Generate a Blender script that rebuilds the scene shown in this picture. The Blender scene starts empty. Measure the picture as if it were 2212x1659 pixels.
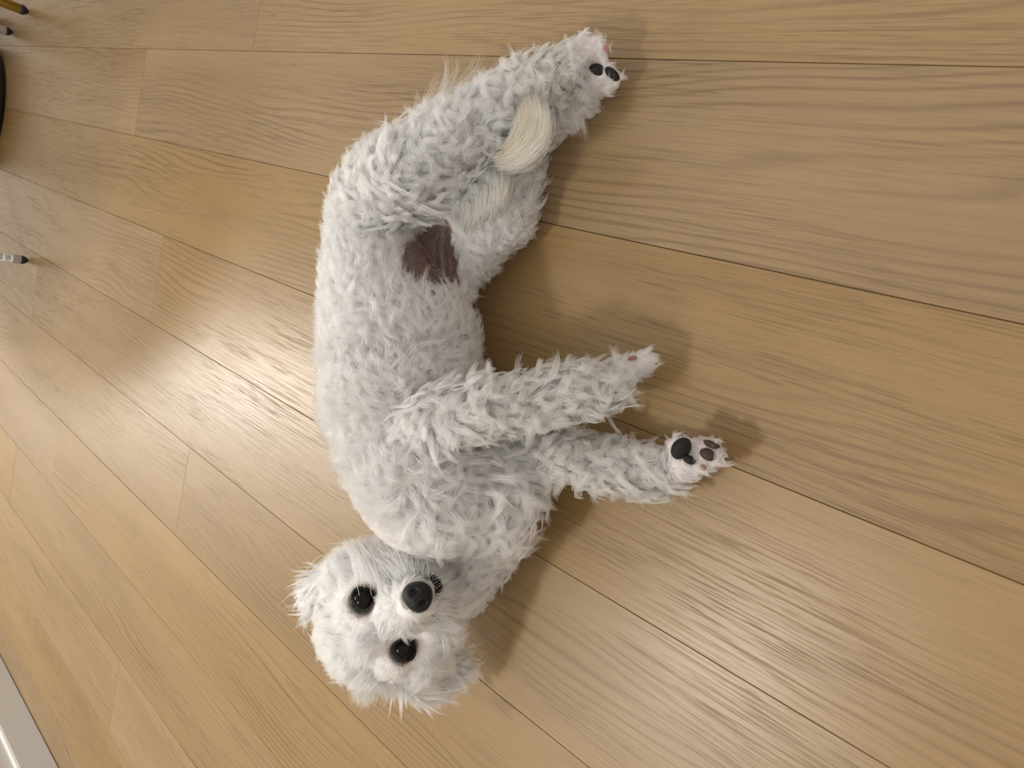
import bpy, bmesh, math, random
import numpy as np
from mathutils import Vector, Matrix

# ------------------------------------------------------------------ camera
H = 0.60                        # camera height above the floor (m)
F = 1600.0                      # focal length in pixels of the 2212 x 1659 frame
CX, CY = 1106.0, 829.5
R = np.array([[-0.71307766, -0.23576677, -0.6602532],
              [-0.29595232, 0.95496357, -0.02137315],
              [0.63555683, 0.18016275, -0.7507389]])   # world -> (right, down, forward)
scene = bpy.context.scene
col = scene.collection
cam_data = bpy.data.cameras.new('camera')
cam_data.sensor_width = 36.0
cam_data.lens = F / 2212.0 * 36.0
cam_data.clip_start = 0.01
cam_data.dof.use_dof = True
cam_data.dof.focus_distance = 0.85
cam_data.dof.aperture_fstop = 11.0
cam = bpy.data.objects.new('camera', cam_data)
col.objects.link(cam)
m = Matrix.Identity(4)
for i in range(3):
    m[i][0] = R[0, i]; m[i][1] = -R[1, i]; m[i][2] = -R[2, i]
m[0][3], m[1][3], m[2][3] = 0.0, 0.0, H
cam.matrix_world = m
scene.camera = cam

# ------------------------------------------------------------------ world, lights, exposure
world = bpy.data.worlds.new('world')
scene.world = world
world.use_nodes = True
world.node_tree.nodes['Background'].inputs[0].default_value = (1.0, 0.945, 0.885, 1)
world.node_tree.nodes['Background'].inputs[1].default_value = 0.80
CEIL = 2.0
LAMPS = [  # x, y, radius, watts
    (4.05, 1.18, 0.18, 52.0),
    (0.83, 1.20, 0.13, 19.0),
    (2.85, 1.20, 0.16, 18.0),
]
for (lx, ly, lr, lw) in LAMPS:
    ld = bpy.data.lights.new('ceiling_lamp_light', 'AREA'); ld.shape = 'DISK'; ld.size = 2 * lr; ld.energy = lw
    ld.color = (1.0, 0.965, 0.91)
    lo = bpy.data.objects.new('ceiling_lamp_light', ld); col.objects.link(lo); lo.location = (lx, ly, CEIL)
scene.view_settings.view_transform = 'Standard'
scene.view_settings.look = 'None'
scene.view_settings.gamma = 1.0
scene.view_settings.use_curve_mapping = False
scene.view_settings.exposure = 0.0
scene.cycles.max_bounces = 8
scene.cycles.diffuse_bounces = 3
scene.cycles.glossy_bounces = 3
scene.cycles.transmission_bounces = 8

# ------------------------------------------------------------------ helpers
def ray(u, v):
    return R.T @ np.array([u - CX, v - CY, F])
def at(u, v, z=0.0):
    d = ray(u, v); t = (z - H) / d[2]
    return np.array([d[0] * t, d[1] * t, z])
def at_depth(u, v, depth):
    return ray(u, v) * (depth / F) + np.array([0, 0, H])
def depth_of(p):
    return float(R[2] @ (np.asarray(p) - np.array([0, 0, H])))
EC = -R[2]                       # towards the photographer
def tag(o, label=None, cat=None, group=None, kind=None):
    for k, v in (('label', label), ('category', cat), ('group', group), ('kind', kind)):
        if v: o[k] = v
    return o
def empty(name, loc=(0, 0, 0)):
    o = bpy.data.objects.new(name, None); col.objects.link(o); o.location = loc
    o.empty_display_size = 0.05
    return o
def link(name, me, mat=None, parent=None, smooth=True):
    o = bpy.data.objects.new(name, me); col.objects.link(o)
    if mat: me.materials.append(mat)
    if parent:
        o.parent = parent
        o.matrix_parent_inverse = Matrix.Translation(parent.matrix_basis.translation).inverted() if parent.parent is None else Matrix.Identity(4)
    if smooth and isinstance(me, bpy.types.Mesh):
        me.polygons.foreach_set('use_smooth', [True] * len(me.polygons))
    return o
def mesh_of(bm, name='m'):
    me = bpy.data.meshes.new(name); bm.to_mesh(me); bm.free(); return me

def nt(name):
    mt = bpy.data.materials.new(name); mt.use_nodes = True
    t = mt.node_tree
    return mt, t, t.nodes['Principled BSDF']
def simple(name, color, rough=0.5, spec=0.5, metallic=0.0, noise=0.0, nscale=40.0, bump=0.0):
    mt, t, b = nt(name)
    b.inputs['Roughness'].default_value = rough
    b.inputs['Specular IOR Level'].default_value = spec
    b.inputs['Metallic'].default_value = metallic
    tc = t.nodes.new('ShaderNodeTexCoord'); n = t.nodes.new('ShaderNodeTexNoise')
    n.inputs['Scale'].default_value = nscale; n.inputs['Detail'].default_value = 4
    t.links.new(tc.outputs['Object'], n.inputs['Vector'])
    mix = t.nodes.new('ShaderNodeMix'); mix.data_type = 'RGBA'
    mix.inputs['A'].default_value = (*[c * (1 - noise) for c in color], 1)
    mix.inputs['B'].default_value = (*[min(1, c * (1 + noise)) for c in color], 1)
    t.links.new(n.outputs['Fac'], mix.inputs['Factor'])
    t.links.new(mix.outputs['Result'], b.inputs['Base Color'])
    if bump:
        bp = t.nodes.new('ShaderNodeBump'); bp.inputs['Strength'].default_value = bump
        bp.inputs['Distance'].default_value = 0.002
        t.links.new(n.outputs['Fac'], bp.inputs['Height']); t.links.new(bp.outputs['Normal'], b.inputs['Normal'])
    return mt

def wood_material():
    mt, t, b = nt('oak_laminate')
    N = t.nodes.new; L = t.links.new
    def math_(op, a, bb=None, clamp=False):
        n = N('ShaderNodeMath'); n.operation = op; n.use_clamp = clamp
        for i, x in enumerate((a, bb)):
            if x is None: continue
            if isinstance(x, (int, float)): n.inputs[i].default_value = x
            else: L(x, n.inputs[i])
        return n.outputs[0]
    tc = N('ShaderNodeTexCoord'); oi = N('ShaderNodeObjectInfo')
    comb = N('ShaderNodeCombineXYZ')
    L(math_('MULTIPLY', oi.outputs['Random'], 37.0), comb.inputs[0])
    L(math_('MULTIPLY', oi.outputs['Random'], 91.0), comb.inputs[1])
    L(math_('MULTIPLY', oi.outputs['Random'], 53.0), comb.inputs[2])
    add = N('ShaderNodeVectorMath'); add.operation = 'ADD'
    L(tc.outputs['Object'], add.inputs[0]); L(comb.outputs[0], add.inputs[1])
    def scaled(sx, sy, sz=1.0):
        mp = N('ShaderNodeVectorMath'); mp.operation = 'MULTIPLY'
        mp.inputs[1].default_value = (sx, sy, sz); L(add.outputs[0], mp.inputs[0]); return mp.outputs[0]
    def noise(vec, scale, detail=3.0, rough=0.55):
        n = N('ShaderNodeTexNoise'); n.inputs['Scale'].default_value = scale
        n.inputs['Detail'].default_value = detail; n.inputs['Roughness'].default_value = rough
        L(vec, n.inputs['Vector']); return n.outputs['Fac']
    def ramp(x, lo, hi):
        r = N('ShaderNodeMapRange'); r.inputs['From Min'].default_value = lo; r.inputs['From Max'].default_value = hi
        L(x, r.inputs['Value']); return r.outputs[0]
    # growth rings seen as long wandering lines
    sep = N('ShaderNodeSeparateXYZ'); L(add.outputs[0], sep.inputs[0])
    warp = noise(scaled(1.1, 6.0), 1.0, 2.0)
    warp2 = noise(scaled(9.0, 30.0), 1.0, 1.0)
    ph = math_('ADD', math_('MULTIPLY', sep.outputs[1], 620.0),
               math_('ADD', math_('MULTIPLY', warp, 95.0), math_('MULTIPLY', warp2, 2.2)))
    ring = math_('MULTIPLY_ADD', math_('SINE', ph), 0.5)
    ring.node.inputs[2].default_value = 0.5
    ring = math_('POWER', ring, 4.0)
    ringmask = ramp(noise(scaled(2.5, 14.0), 1.0, 1.0), 0.38, 0.66)
    ring = math_('MULTIPLY', ring, ringmask)
    # open pores: short dark dashes along the grain
    pore = ramp(noise(scaled(17.0, 560.0), 1.0, 2.0, 0.6), 0.53, 0.66)
    pore2 = ramp(noise(scaled(8.0, 500.0), 1.0, 2.0, 0.65), 0.55, 0.66)
    poremask = ramp(noise(scaled(3.5, 26.0), 1.0, 1.0), 0.40, 0.62)
    pm = math_('MULTIPLY_ADD', poremask, 0.75); pm.node.inputs[2].default_value = 0.25
    pores = math_('MULTIPLY', math_('MAXIMUM', pore, pore2), pm)
    # broad tone drift and fine fibre
    broad = noise(scaled(1.3, 9.0), 1.0, 2.0)
    fibre = noise(scaled(22.0, 900.0), 1.0, 1.0)
    r1 = N('ShaderNodeMix'); r1.data_type = 'RGBA'
    r1.inputs['A'].default_value = (0.262, 0.158, 0.058, 1)
    r1.inputs['B'].default_value = (0.350, 0.230, 0.098, 1)
    L(ramp(math_('ADD', math_('MULTIPLY', broad, 0.75), math_('MULTIPLY', fibre, 0.35)), 0.3, 0.8), r1.inputs['Factor'])
    r2 = N('ShaderNodeMix'); r2.data_type = 'RGBA'; r2.blend_type = 'MIX'
    r2.inputs['B'].default_value = (0.165, 0.095, 0.040, 1)
    L(r1.outputs['Result'], r2.inputs['A']); L(math_('MULTIPLY', ring, 0.60), r2.inputs['Factor'])
    r3 = N('ShaderNodeMix'); r3.data_type = 'RGBA'
    r3.inputs['B'].default_value = (0.095, 0.052, 0.022, 1)
    L(r2.outputs['Result'], r3.inputs['A']); L(math_('MULTIPLY', pores, 0.42), r3.inputs['Factor'])
    # each board its own tone
    hs = N('ShaderNodeHueSaturation')
    wn = N('ShaderNodeTexWhiteNoise'); wn.noise_dimensions = '1D'
    L(math_('MULTIPLY', oi.outputs['Random'], 77.7), wn.inputs['W'])
    v = math_('MULTIPLY_ADD', wn.outputs['Value'], 0.12); v.node.inputs[2].default_value = 0.94
    s = math_('MULTIPLY_ADD', oi.outputs['Random'], 0.14); s.node.inputs[2].default_value = 0.88
    L(v, hs.inputs['Value']); L(s, hs.inputs['Saturation']); L(r3.outputs['Result'], hs.inputs['Color'])
    L(hs.outputs['Color'], b.inputs['Base Color'])
    rr = math_('MULTIPLY_ADD', pores, 0.18); rr.node.inputs[2].default_value = 0.34
    L(rr, b.inputs['Roughness'])
    b.inputs['Specular IOR Level'].default_value = 0.5
    bp = N('ShaderNodeBump'); bp.inputs['Strength'].default_value = 0.10; bp.inputs['Distance'].default_value = 0.0006
    hgt = math_('ADD', math_('MULTIPLY', pore2, -1.0), math_('MULTIPLY', noise(scaled(180.0, 420.0), 1.0, 1.0), 0.35))
    L(hgt, bp.inputs['Height']); L(bp.outputs['Normal'], b.inputs['Normal'])
    return mt

WOOD = wood_material()
GAP = simple('dark_joint_board', (0.035, 0.022, 0.012), 0.9)  # dark base board that shows in the plank joints
WALLP = simple('matt_white_paint', (0.78, 0.76, 0.72), 0.75, noise=0.02, nscale=200, bump=0.05)
TRIMP = simple('satin_white_trim', (0.66, 0.65, 0.63), 0.28, noise=0.02)

# ------------------------------------------------------------------ room shell
X0, X1, Y0, Y1 = -1.9, 5.6, -3.2, 1.395
def box_bm(bm, x0, x1, y0, y1, z0, z1):
    vs = [bm.verts.new((x, y, z)) for z in (z0, z1) for y in (y0, y1) for x in (x0, x1)]
    for f in ((0, 2, 3, 1), (4, 5, 7, 6), (0, 1, 5, 4), (2, 6, 7, 3), (0, 4, 6, 2), (1, 3, 7, 5)):
        bm.faces.new([vs[i] for i in f])
    return vs
def box_mesh(x0, x1, y0, y1, z0, z1, bevel=0.0, seg=1):
    bm = bmesh.new(); box_bm(bm, x0, x1, y0, y1, z0, z1)
    if bevel: bmesh.ops.bevel(bm, geom=bm.edges[:], offset=bevel, segments=seg, affect='EDGES')
    return mesh_of(bm)
def struct(name, me, mat, smooth=False):
    o = link(name, me, mat, smooth=smooth); o['kind'] = 'structure'; return o
floor = struct('floor', box_mesh(X0, X1, Y0, Y1, -0.03, -0.0085), GAP)
struct('wall_left', box_mesh(X0, X1, Y1 - 0.001, Y1 + 0.06, -0.03, CEIL + 0.08), WALLP)
struct('wall_far', box_mesh(X1, X1 + 0.06, Y0 - 0.06, Y1 + 0.06, -0.03, CEIL + 0.08), WALLP)

# planks: rows run along x; joints measured where the photograph shows them
PW = 0.2775 * H
YB = -0.0495 * H                 # one of the long seams
joints = {-1: [2.00], 0: [2.70], 1: [4.35, 1.15], 2: [2.365], 3: [3.507, 1.1], 4: [1.978], 5: [3.025, -0.2], 6: [3.50, 1.2], 7: [2.208], 8: [3.0]}
rnd = random.Random(4)
k0 = int(math.floor((Y0 - YB) / PW)); k1 = int(math.ceil((Y1 - YB) / PW))
for k in range(k0, k1):
    ya, yb = max(Y0, YB + k * PW), min(Y1, YB + (k + 1) * PW)
    if yb - ya < 0.02: continue
    kk = k + 1                    # row index used above: row 0 lies between seams -0.325 and -0.05
    js = [j * H for j in joints.get(kk, [rnd.uniform(0.5, 4.5)])]
    allj = list(js)
    lo = min(js) - 1.9
    while lo > X0: allj.append(lo); lo -= 1.9
    hi = max(js) + 1.9
    while hi < X1: allj.append(hi); hi += 1.9
    xs = [X0] + sorted(allj) + [X1]
    for xa, xb in zip(xs[:-1], xs[1:]):
        if xb - xa < 0.02: continue
        g = 0.0003
        me = box_mesh(0, xb - xa - 2 * g, 0, yb - ya - 2 * g, -0.008, 0, 0.0004, 1)
        o = link('plank', me, WOOD, floor, smooth=False)
        o.location = (xa + g, ya + g, rnd.uniform(-0.00025, 0.0))

# skirting along the left wall (bottom-left corner of the photograph)
bm = bmesh.new()
prof = [(0.0, 0.002), (0.0, 0.066), (0.002, 0.0705), (0.006, 0.0725), (0.012, 0.0725), (0.012, 0.002)]
yb = 1.372
ra = [bm.verts.new((X0, yb + p[0], p[1])) for p in prof]; rb = [bm.verts.new((X1, yb + p[0], p[1])) for p in prof]
for i in range(len(prof)):
    j = (i + 1) % len(prof); bm.faces.new((ra[i], ra[j], rb[j], rb[i]))
bm.faces.new(ra[::-1]); bm.faces.new(rb)
bmesh.ops.recalc_face_normals(bm, faces=bm.faces[:])
struct('baseboard_left', mesh_of(bm), TRIMP)
struct('trim_1', box_mesh(X0, X1, yb + 0.0121, Y1 - 0.001, 0.002, 0.20, 0.004, 2), TRIMP)

# ------------------------------------------------------------------ furniture feet at the upper left
def tube(points, radii, seg=16, cap=True):
    bm = bmesh.new(); rings = []
    pts = [Vector(p) for p in points]
    for i, p in enumerate(pts):
        d = (pts[min(i + 1, len(pts) - 1)] - pts[max(i - 1, 0)]).normalized()
        a = d.orthogonal().normalized() if i == 0 else (rings_a - d * rings_a.dot(d)).normalized()
        rings_a = a; bb = d.cross(a)
        rings.append([bm.verts.new(p + radii[i] * (math.cos(2 * math.pi * k / seg) * a + math.sin(2 * math.pi * k / seg) * bb)) for k in range(seg)])
    for r0, r1 in zip(rings[:-1], rings[1:]):
        for k in range(seg):
            bm.faces.new((r0[k], r0[(k + 1) % seg], r1[(k + 1) % seg], r1[k]))
    if cap:
        bm.faces.new(rings[0][::-1]); bm.faces.new(rings[-1])
    bmesh.ops.recalc_face_normals(bm, faces=bm.faces[:])
    return mesh_of(bm)
WHITE_METAL = simple('white_lacquered_metal', (0.72, 0.70, 0.67), 0.35, noise=0.02)
RUBBER = simple('black_rubber', (0.008, 0.008, 0.008), 0.6)
BLACKM = simple('black_metal', (0.012, 0.012, 0.013), 0.35)
BRASS = simple('yellow_brass_metal', (0.62, 0.45, 0.08), 0.28, metallic=0.6, noise=0.05)
INK = simple('black_label_print', (0.03, 0.03, 0.03), 0.6)
PAPER = simple('white_label_paper', (0.80, 0.79, 0.76), 0.6)
TOPW = simple('pale_table_top', (0.62, 0.58, 0.52), 0.4, noise=0.05, nscale=12)
def leg_with_foot(root, foot, top, r, mat, rubber_len, name='leg'):
    foot = Vector(foot); top = Vector(top); d = (top - foot).normalized()
    a = foot + d * rubber_len
    leg = link(name, tube([a, top], [r, r], 20), mat, root)
    ps, rs = [], []
    for i in range(7):
        s = i / 6
        ps.append(foot + d * (rubber_len * 1.02 * s)); rs.append(r * (0.35 + 0.66 * math.sin(min(1, s * 1.25) * math.pi / 2)))
    link('rubber_foot', tube(ps, rs, 20), RUBBER, root)
    return leg, d

# white table (two of its feet are in the picture)
f1 = at(60, 563, 0.0); f2 = at(27, 70, 0.0)
ax = (f2 - f1) / np.linalg.norm(f2 - f1); px = np.array([-ax[1], ax[0], 0])
if px[0] < 0: px = -px
f3 = f1 + px * 0.62; f4 = f2 + px * 0.62
cen = (f1 + f2 + f3 + f4) / 4
troot = empty('side_table', tuple(cen))
TT = 0.62
def tabletop(corners, z0, z1, rr=0.03):
    bm = bmesh.new(); c = sum(corners) / len(corners); pts = []
    n = len(corners)
    for i in range(n):
        p = corners[i]; a = corners[i - 1]; b_ = corners[(i + 1) % n]
        ua = (a - p) / np.linalg.norm(a - p); ub = (b_ - p) / np.linalg.norm(b_ - p)
        for s in np.linspace(0, 1, 6):
            q = p + ua * rr * (1 - s) ** 2 + ub * rr * s ** 2
            pts.append(q)
    lo = [bm.verts.new((q[0], q[1], z0)) for q in pts]; hi = [bm.verts.new((q[0], q[1], z1)) for q in pts]
    bm.faces.new(lo[::-1]); bm.faces.new(hi)
    for i in range(len(pts)):
        j = (i + 1) % len(pts); bm.faces.new((lo[i], lo[j], hi[j], hi[i]))
    bmesh.ops.recalc_face_normals(bm, faces=bm.faces[:])
    return mesh_of(bm)
bm = bmesh.new()
bmesh.ops.create_cone(bm, cap_ends=True, segments=64, radius1=0.575, radius2=0.58, depth=0.022, matrix=Matrix.Translation((cen[0], cen[1], TT + 0.011)))  # unseen top, made round and wide to shade the floor below
link('unseen_table_top', mesh_of(bm), TOPW, troot, smooth=False)
for i, f in enumerate((f1, f2, f3, f4)):
    top = f + (cen - f) * (0.05 if i == 0 else 0.12); top[2] = TT
    leg, d = leg_with_foot(troot, f, top, 0.0108, WHITE_METAL, 0.016)
    if i == 0:
        # printed care label on the near leg: a square patch of print and a few lines of lettering
        side = (Vector(EC) - d * d.dot(Vector(EC))).normalized(); sw = d.cross(side)
        base = Vector(f)
        def label_patch(name, s0, s1, w0, w1, mat, lift, par):
            bm = bmesh.new(); n = 8; ra, rb_ = [], []
            for k in range(n + 1):
                ang = w0 + (w1 - w0) * k / n
                off = (side * math.cos(ang) + sw * math.sin(ang)) * (0.0108 + lift)
                ra.append(bm.verts.new(base + d * s0 + off)); rb_.append(bm.verts.new(base + d * s1 + off))
            for k in range(n): bm.faces.new((ra[k], ra[k + 1], rb_[k + 1], rb_[k]))
            bmesh.ops.recalc_face_normals(bm, faces=bm.faces[:])
            return link(name, mesh_of(bm), mat, par)
        sticker = label_patch('label_sticker', 0.034, 0.14, -1.1, 1.1, PAPER, 0.0003, leg)
        rr_ = random.Random(3)
        bm = bmesh.new()
        def ink(s0, s1, w0, w1):
            n = 3; A, B = [], []
            for k in range(n + 1):
                ang = w0 + (w1 - w0) * k / n
                off = (side * math.cos(ang) + sw * math.sin(ang)) * (0.0108 + 0.0006)
                A.append(bm.verts.new(base + d * s0 + off)); B.append(bm.verts.new(base + d * s1 + off))
            for k in range(n): bm.faces.new((A[k], A[k + 1], B[k + 1], B[k]))
        for row in range(3):                      # short lines of tiny print
            s = 0.040 + row * 0.004
            w = -0.75
            while w < 0.6:
                w2 = w + rr_.uniform(0.08, 0.22); ink(s, s + 0.0022, w, w2); w = w2 + 0.07
        for row in range(7):                      # block of printed specification text
            s = 0.058 + row * 0.0042
            w = -0.62
            while w < 0.62:
                w2 = w + rr_.uniform(0.12, 0.3); ink(s, s + 0.0026, w, w2); w = w2 + 0.06
        for row in range(4):
            s = 0.098 + row * 0.006
            w = -0.5
            while w < 0.3:
                w2 = w + rr_.uniform(0.08, 0.2); ink(s, s + 0.003, w, w2); w = w2 + 0.08
        bmesh.ops.recalc_face_normals(bm, faces=bm.faces[:])
        pr = link('label_print', mesh_of(bm), INK, leg)
tag(troot, 'white tube-legged side table with black rubber feet and a printed label on one leg', 'table')

# yellow metal stool leg in the corner
fy = at(61, 26, 0.0)
sroot = empty('metal_stool', tuple(fy + np.array([0.16, -0.16, 0])))
offs = [np.array([0, 0, 0]), np.array([0.30, 0.02, 0]), np.array([0.02, -0.32, 0]), np.array([0.32, -0.30, 0])]
scen = fy + sum(offs) / 4
for o_ in offs:
    f = fy + o_; top = f + (scen - f) * 0.12; top[2] = 0.44
    # paired rods, as the leg shows two bright edges with a groove
    leg, d = leg_with_foot(sroot, f, top, 0.0125, BRASS, 0.018)
    sd = (Vector(EC) - d * d.dot(Vector(EC))).normalized()
    gr = d.cross(sd)
    a = Vector(f) + d * 0.02 + sd * 0.0118 + gr * 0.001; b_ = Vector(top) + sd * 0.0118 + gr * 0.001
    link('leg_groove', tube([a, b_], [0.0014, 0.0014], 8), simple('dark_groove', (0.10, 0.065, 0.01), 0.5), leg)
link('stool_seat', tabletop([scen + (fy + o_ - scen) * 1.08 for o_ in (offs[0], offs[1], offs[3], offs[2])], 0.44, 0.475, 0.05), BRASS, sroot, smooth=False)
tag(sroot, 'yellow brass-coloured metal stool with a black rubber foot', 'stool')

# low round appliance whose rim just enters at the left edge
c0 = at(-8, 243, 0.04) + np.array([0.252, -0.012, 0]); c0[2] = 0
vroot = empty('robot_vacuum', tuple(c0))
def lathe(prof, cen, seg=48):
    bm = bmesh.new(); rings = []
    for (r, z) in prof:
        rings.append([bm.verts.new((cen[0] + r * math.cos(2 * math.pi * k / seg), cen[1] + r * math.sin(2 * math.pi * k / seg), cen[2] + z)) for k in range(seg)])
    for r0, r1 in zip(rings[:-1], rings[1:]):
        for k in range(seg): bm.faces.new((r0[k], r0[(k + 1) % seg], r1[(k + 1) % seg], r1[k]))
    bm.faces.new(rings[0][::-1]); bm.faces.new(rings[-1])
    bmesh.ops.recalc_face_normals(bm, faces=bm.faces[:])
    return mesh_of(bm)
link('bumper', lathe([(0.15, 0.004), (0.168, 0.008), (0.17, 0.02), (0.17, 0.062), (0.166, 0.068), (0.158, 0.070)], c0), BLACKM, vroot)
link('cover', lathe([(0.157, 0.066), (0.157, 0.073), (0.152, 0.0755), (0.05, 0.077)], c0), simple('grey_plastic', (0.30, 0.30, 0.31), 0.4), vroot)
link('sensor_turret', lathe([(0.042, 0.075), (0.042, 0.088), (0.039, 0.091), (0.02, 0.092)], c0), BLACKM, vroot)
tag(vroot, 'low round black-rimmed appliance peeking in at the edge under the table', 'appliance')

FUR_Q = 1.0
# ------------------------------------------------------------------ the dog
dog = empty('dog', tuple(at(900, 760, 0.0)))
tag(dog, 'fluffy white curly-coated small dog lying on its side, looking up', 'dog')
rng = np.random.default_rng(7)

def place(u, v, rpx, z=None):
    """centre and metric radius of a ball that shows at pixel (u, v) with radius rpx; z None = resting on the floor"""
    zz = 0.08 if z is None else z
    for _ in range(8):
        p = at(u, v, zz); r = rpx * depth_of(p) / F
        if z is None: zz = r
    return p, r
balls = []                        # centre, radius, region, axis (towards the extremity)
FURPX = {'back': 26, 'belly': 30, 'chest': 42, 'neck': 40, 'thigh': 34, 'inner': 14, 'leg': 30, 'shin': 26,
         'paw': 6, 'head': 24, 'muzzle': 9, 'ear': 8, 'tail': 8}
def chain(pts, region, step=0.35):
    """pts: (u, v, total radius in px, z or None[, region])"""
    q = []
    for p_ in pts:
        reg = p_[4] if len(p_) > 4 else region
        c, r = place(p_[0], p_[1], p_[2], p_[3])
        rs = r * (p_[2] - FURPX[reg]) / p_[2]
        q.append((c, rs, reg))
    for (c0_, r0, g0), (c1_, r1, g1) in zip(q[:-1], q[1:]):
        d = np.linalg.norm(c1_ - c0_); n = max(1, int(d / (min(r0, r1) * step)))
        ax_ = (c1_ - c0_) / max(d, 1e-6)
        for i in range(n):
            s = i / n
            balls.append((c0_ * (1 - s) + c1_ * s, r0 * (1 - s) + r1 * s, g0 if s < .5 else g1, ax_))
    balls.append((q[-1][0], q[-1][1], q[-1][2], ax_))
    return q
# trunk from the rump to the throat
chain([(850, 400, 118, .085), (826, 480, 130, .085), (832, 570, 146, .085), (848, 660, 166, .088), (868, 760, 188, None), (878, 860, 196, None),
       (905, 950, 192, None), (935, 1040, 186, .10), (934, 1128, 142, .078, 'neck'), (930, 1200, 100, .046, 'neck')], 'back')
# belly and rib cage side turned to the camera
chain([(880, 560, 100, .075), (900, 680, 118, .08), (915, 770, 142, .085), (930, 850, 140, .09)], 'belly')
# deep chest and throat
chain([(1000, 960, 120, .09), (1080, 1040, 122, .075), (1055, 1130, 112, .064), (1018, 1212, 108, .046), (1000, 1280, 88, .040)], 'chest')
# upper foreleg, lying across the chest and down to the floor
up_fore = chain([(925, 925, 104, .126, 'chest'), (975, 888, 84, .140, 'chest'), (1050, 880, 76, .128), (1150, 868, 72, .100), (1240, 848, 72, .076), (1310, 838, 60, .056), (1352, 802, 36, .040, 'paw'), (1388, 784, 29, .030, 'paw')], 'leg')
# lower foreleg with the sole turned up
lo_fore = chain([(1120, 985, 84, .062), (1220, 985, 72, .052), (1300, 1002, 72, None), (1380, 1022, 64, None), (1440, 1022, 58, None), (1478, 1000, 42, .032, 'paw'), (1512, 990, 34, .030, 'paw')], 'leg')
# upper hind leg
up_hind = chain([(815, 440, 112, .105), (890, 378, 116, .115), (975, 315, 104, .100), (1065, 255, 88, .080), (1150, 190, 76, .062, 'shin'), (1215, 148, 58, .050, 'shin'), (1248, 122, 38, .044, 'paw'), (1280, 108, 32, .038, 'paw')], 'thigh')
# lower hind leg, knee forward on the floor
lo_hind = chain([(960, 480, 84, .062), (1035, 522, 66, .045, 'inner'), (1085, 478, 74, None, 'inner'), (1110, 400, 74, None), (1130, 320, 66, None), (1190, 250, 64, None, 'shin'), (1240, 212, 54, None, 'shin'), (1275, 182, 36, .024, 'paw'), (1303, 172, 32, .022, 'paw')], 'thigh')
chain([(1010, 440, 76, .060), (1060, 400, 80, .055), (1100, 350, 74, .052), (1120, 300, 64, .045)], 'thigh')
chain([(962, 535, 52, .060), (975, 585, 48, .058), (978, 640, 48, .058)], 'inner')
chain([(1030, 545, 62, .045), (1002, 582, 52, .048), (985, 628, 40, .052)], 'inner')
# tail root between the legs
chain([(1060, 330, 30, .075), (1100, 320, 26, .075), (1140, 300, 20, .075)], 'tail')

# ---- head: its own frame, the face turned to the camera
HC, HR = place(824, 1336, 118, .108)
HD = depth_of(HC)
def hp(u, v, fwd):
    return at_depth(u, v, HD - fwd)
PXM = HD / F
def hball(u, v, fwd, rpx, reg):
    balls.append((hp(u, v, fwd), rpx * PXM, reg, EC))
hball(824, 1336, 0, 108, 'head')
hball(808, 1354, -0.005, 106, 'head')
hball(845, 1322, 0.012, 104, 'head')
hball(792, 1266, 0.012, 80, 'head'); hball(898, 1386, 0.012, 74, 'head')      # cheeks
hball(866, 1270, 0.02, 74, 'head'); hball(920, 1338, 0.02, 66, 'head')
for s in np.linspace(0, 1, 8):
    hball(856 + 44 * s, 1322 - 32 * s, 0.045 + 0.040 * s, 56 - 22 * s, 'muzzle')
for s in np.linspace(0, 1, 4):
    hball(905 + 30 * s, 1288 - 26 * s, 0.058 - 0.006 * s, 36 - 6 * s, 'muzzle')
hball(842, 1238, 0.018, 62, 'head'); hball(890, 1232, 0.022, 50, 'head'); hball(942, 1290, 0.026, 52, 'head'); hball(935, 1248, 0.022, 44, 'muzzle')
hball(768, 1318, 0.042, 40, 'head'); hball(850, 1418, 0.042, 40, 'head')     # brows
hball(810, 1370, 0.05, 46, 'head')
# ears: drop-shaped flaps
def ear(pts, reg='ear', flat=0.0):
    for (u0, v0, f0, r0), (u1, v1, f1, r1) in zip(pts[:-1], pts[1:]):
        for s in np.linspace(0, 1, 7)[:-1]:
            hball(u0 + (u1 - u0) * s, v0 + (v1 - v0) * s, f0 + (f1 - f0) * s, r0 + (r1 - r0) * s, reg)
    hball(*pts[-1], reg)
EAR_A = [(735, 1262, -0.002, 20), (700, 1258, -0.012, 22), (684, 1275, -0.02, 20), (676, 1310, -0.026, 13)]
EAR_A2 = [(715, 1275, -0.004, 20), (690, 1290, -0.018, 18)]
EAR_B = [(890, 1462, 0.0, 22), (930, 1462, -0.008, 24), (965, 1450, -0.018, 24), (990, 1436, -0.026, 17)]
EAR_B2 = [(880, 1476, -0.004, 18), (915, 1488, -0.014, 20), (950, 1482, -0.024, 16)]
for e in (EAR_A, EAR_A2, EAR_B, EAR_B2): ear(e)
# toes
def toes(spec, reg='paw'):
    for (u, v, rpx, z) in spec:
        c, r = place(u, v, rpx, z); balls.append((c, r, reg, EC))
toes([(1392, 772, 17, .032), (1402, 782, 17, .030), (1398, 795, 16, .026), (1380, 800, 16, .024)])
toes([(1462, 962, 22, .040), (1500, 962, 18, .030), (1535, 964, 19, .030), (1542, 985, 19, .034), (1518, 1005, 18, .034), (1490, 1018, 20, .030), (1555, 1000, 12, .022)])
toes([(1262, 92, 20, .044), (1290, 94, 18, .040), (1300, 112, 17, .036), (1292, 130, 17, .032), (1266, 132, 18, .036)])
toes([(1283, 158, 18, .030), (1312, 156, 18, .028), (1326, 174, 17, .024), (1312, 194, 17, .022), (1284, 200, 18, .022)])

BC = np.array([b_[0] for b_ in balls]); BR = np.array([b_[1] for b_ in balls])
BREG = [b_[2] for b_ in balls]; BAX = np.array([b_[3] for b_ in balls])
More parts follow.
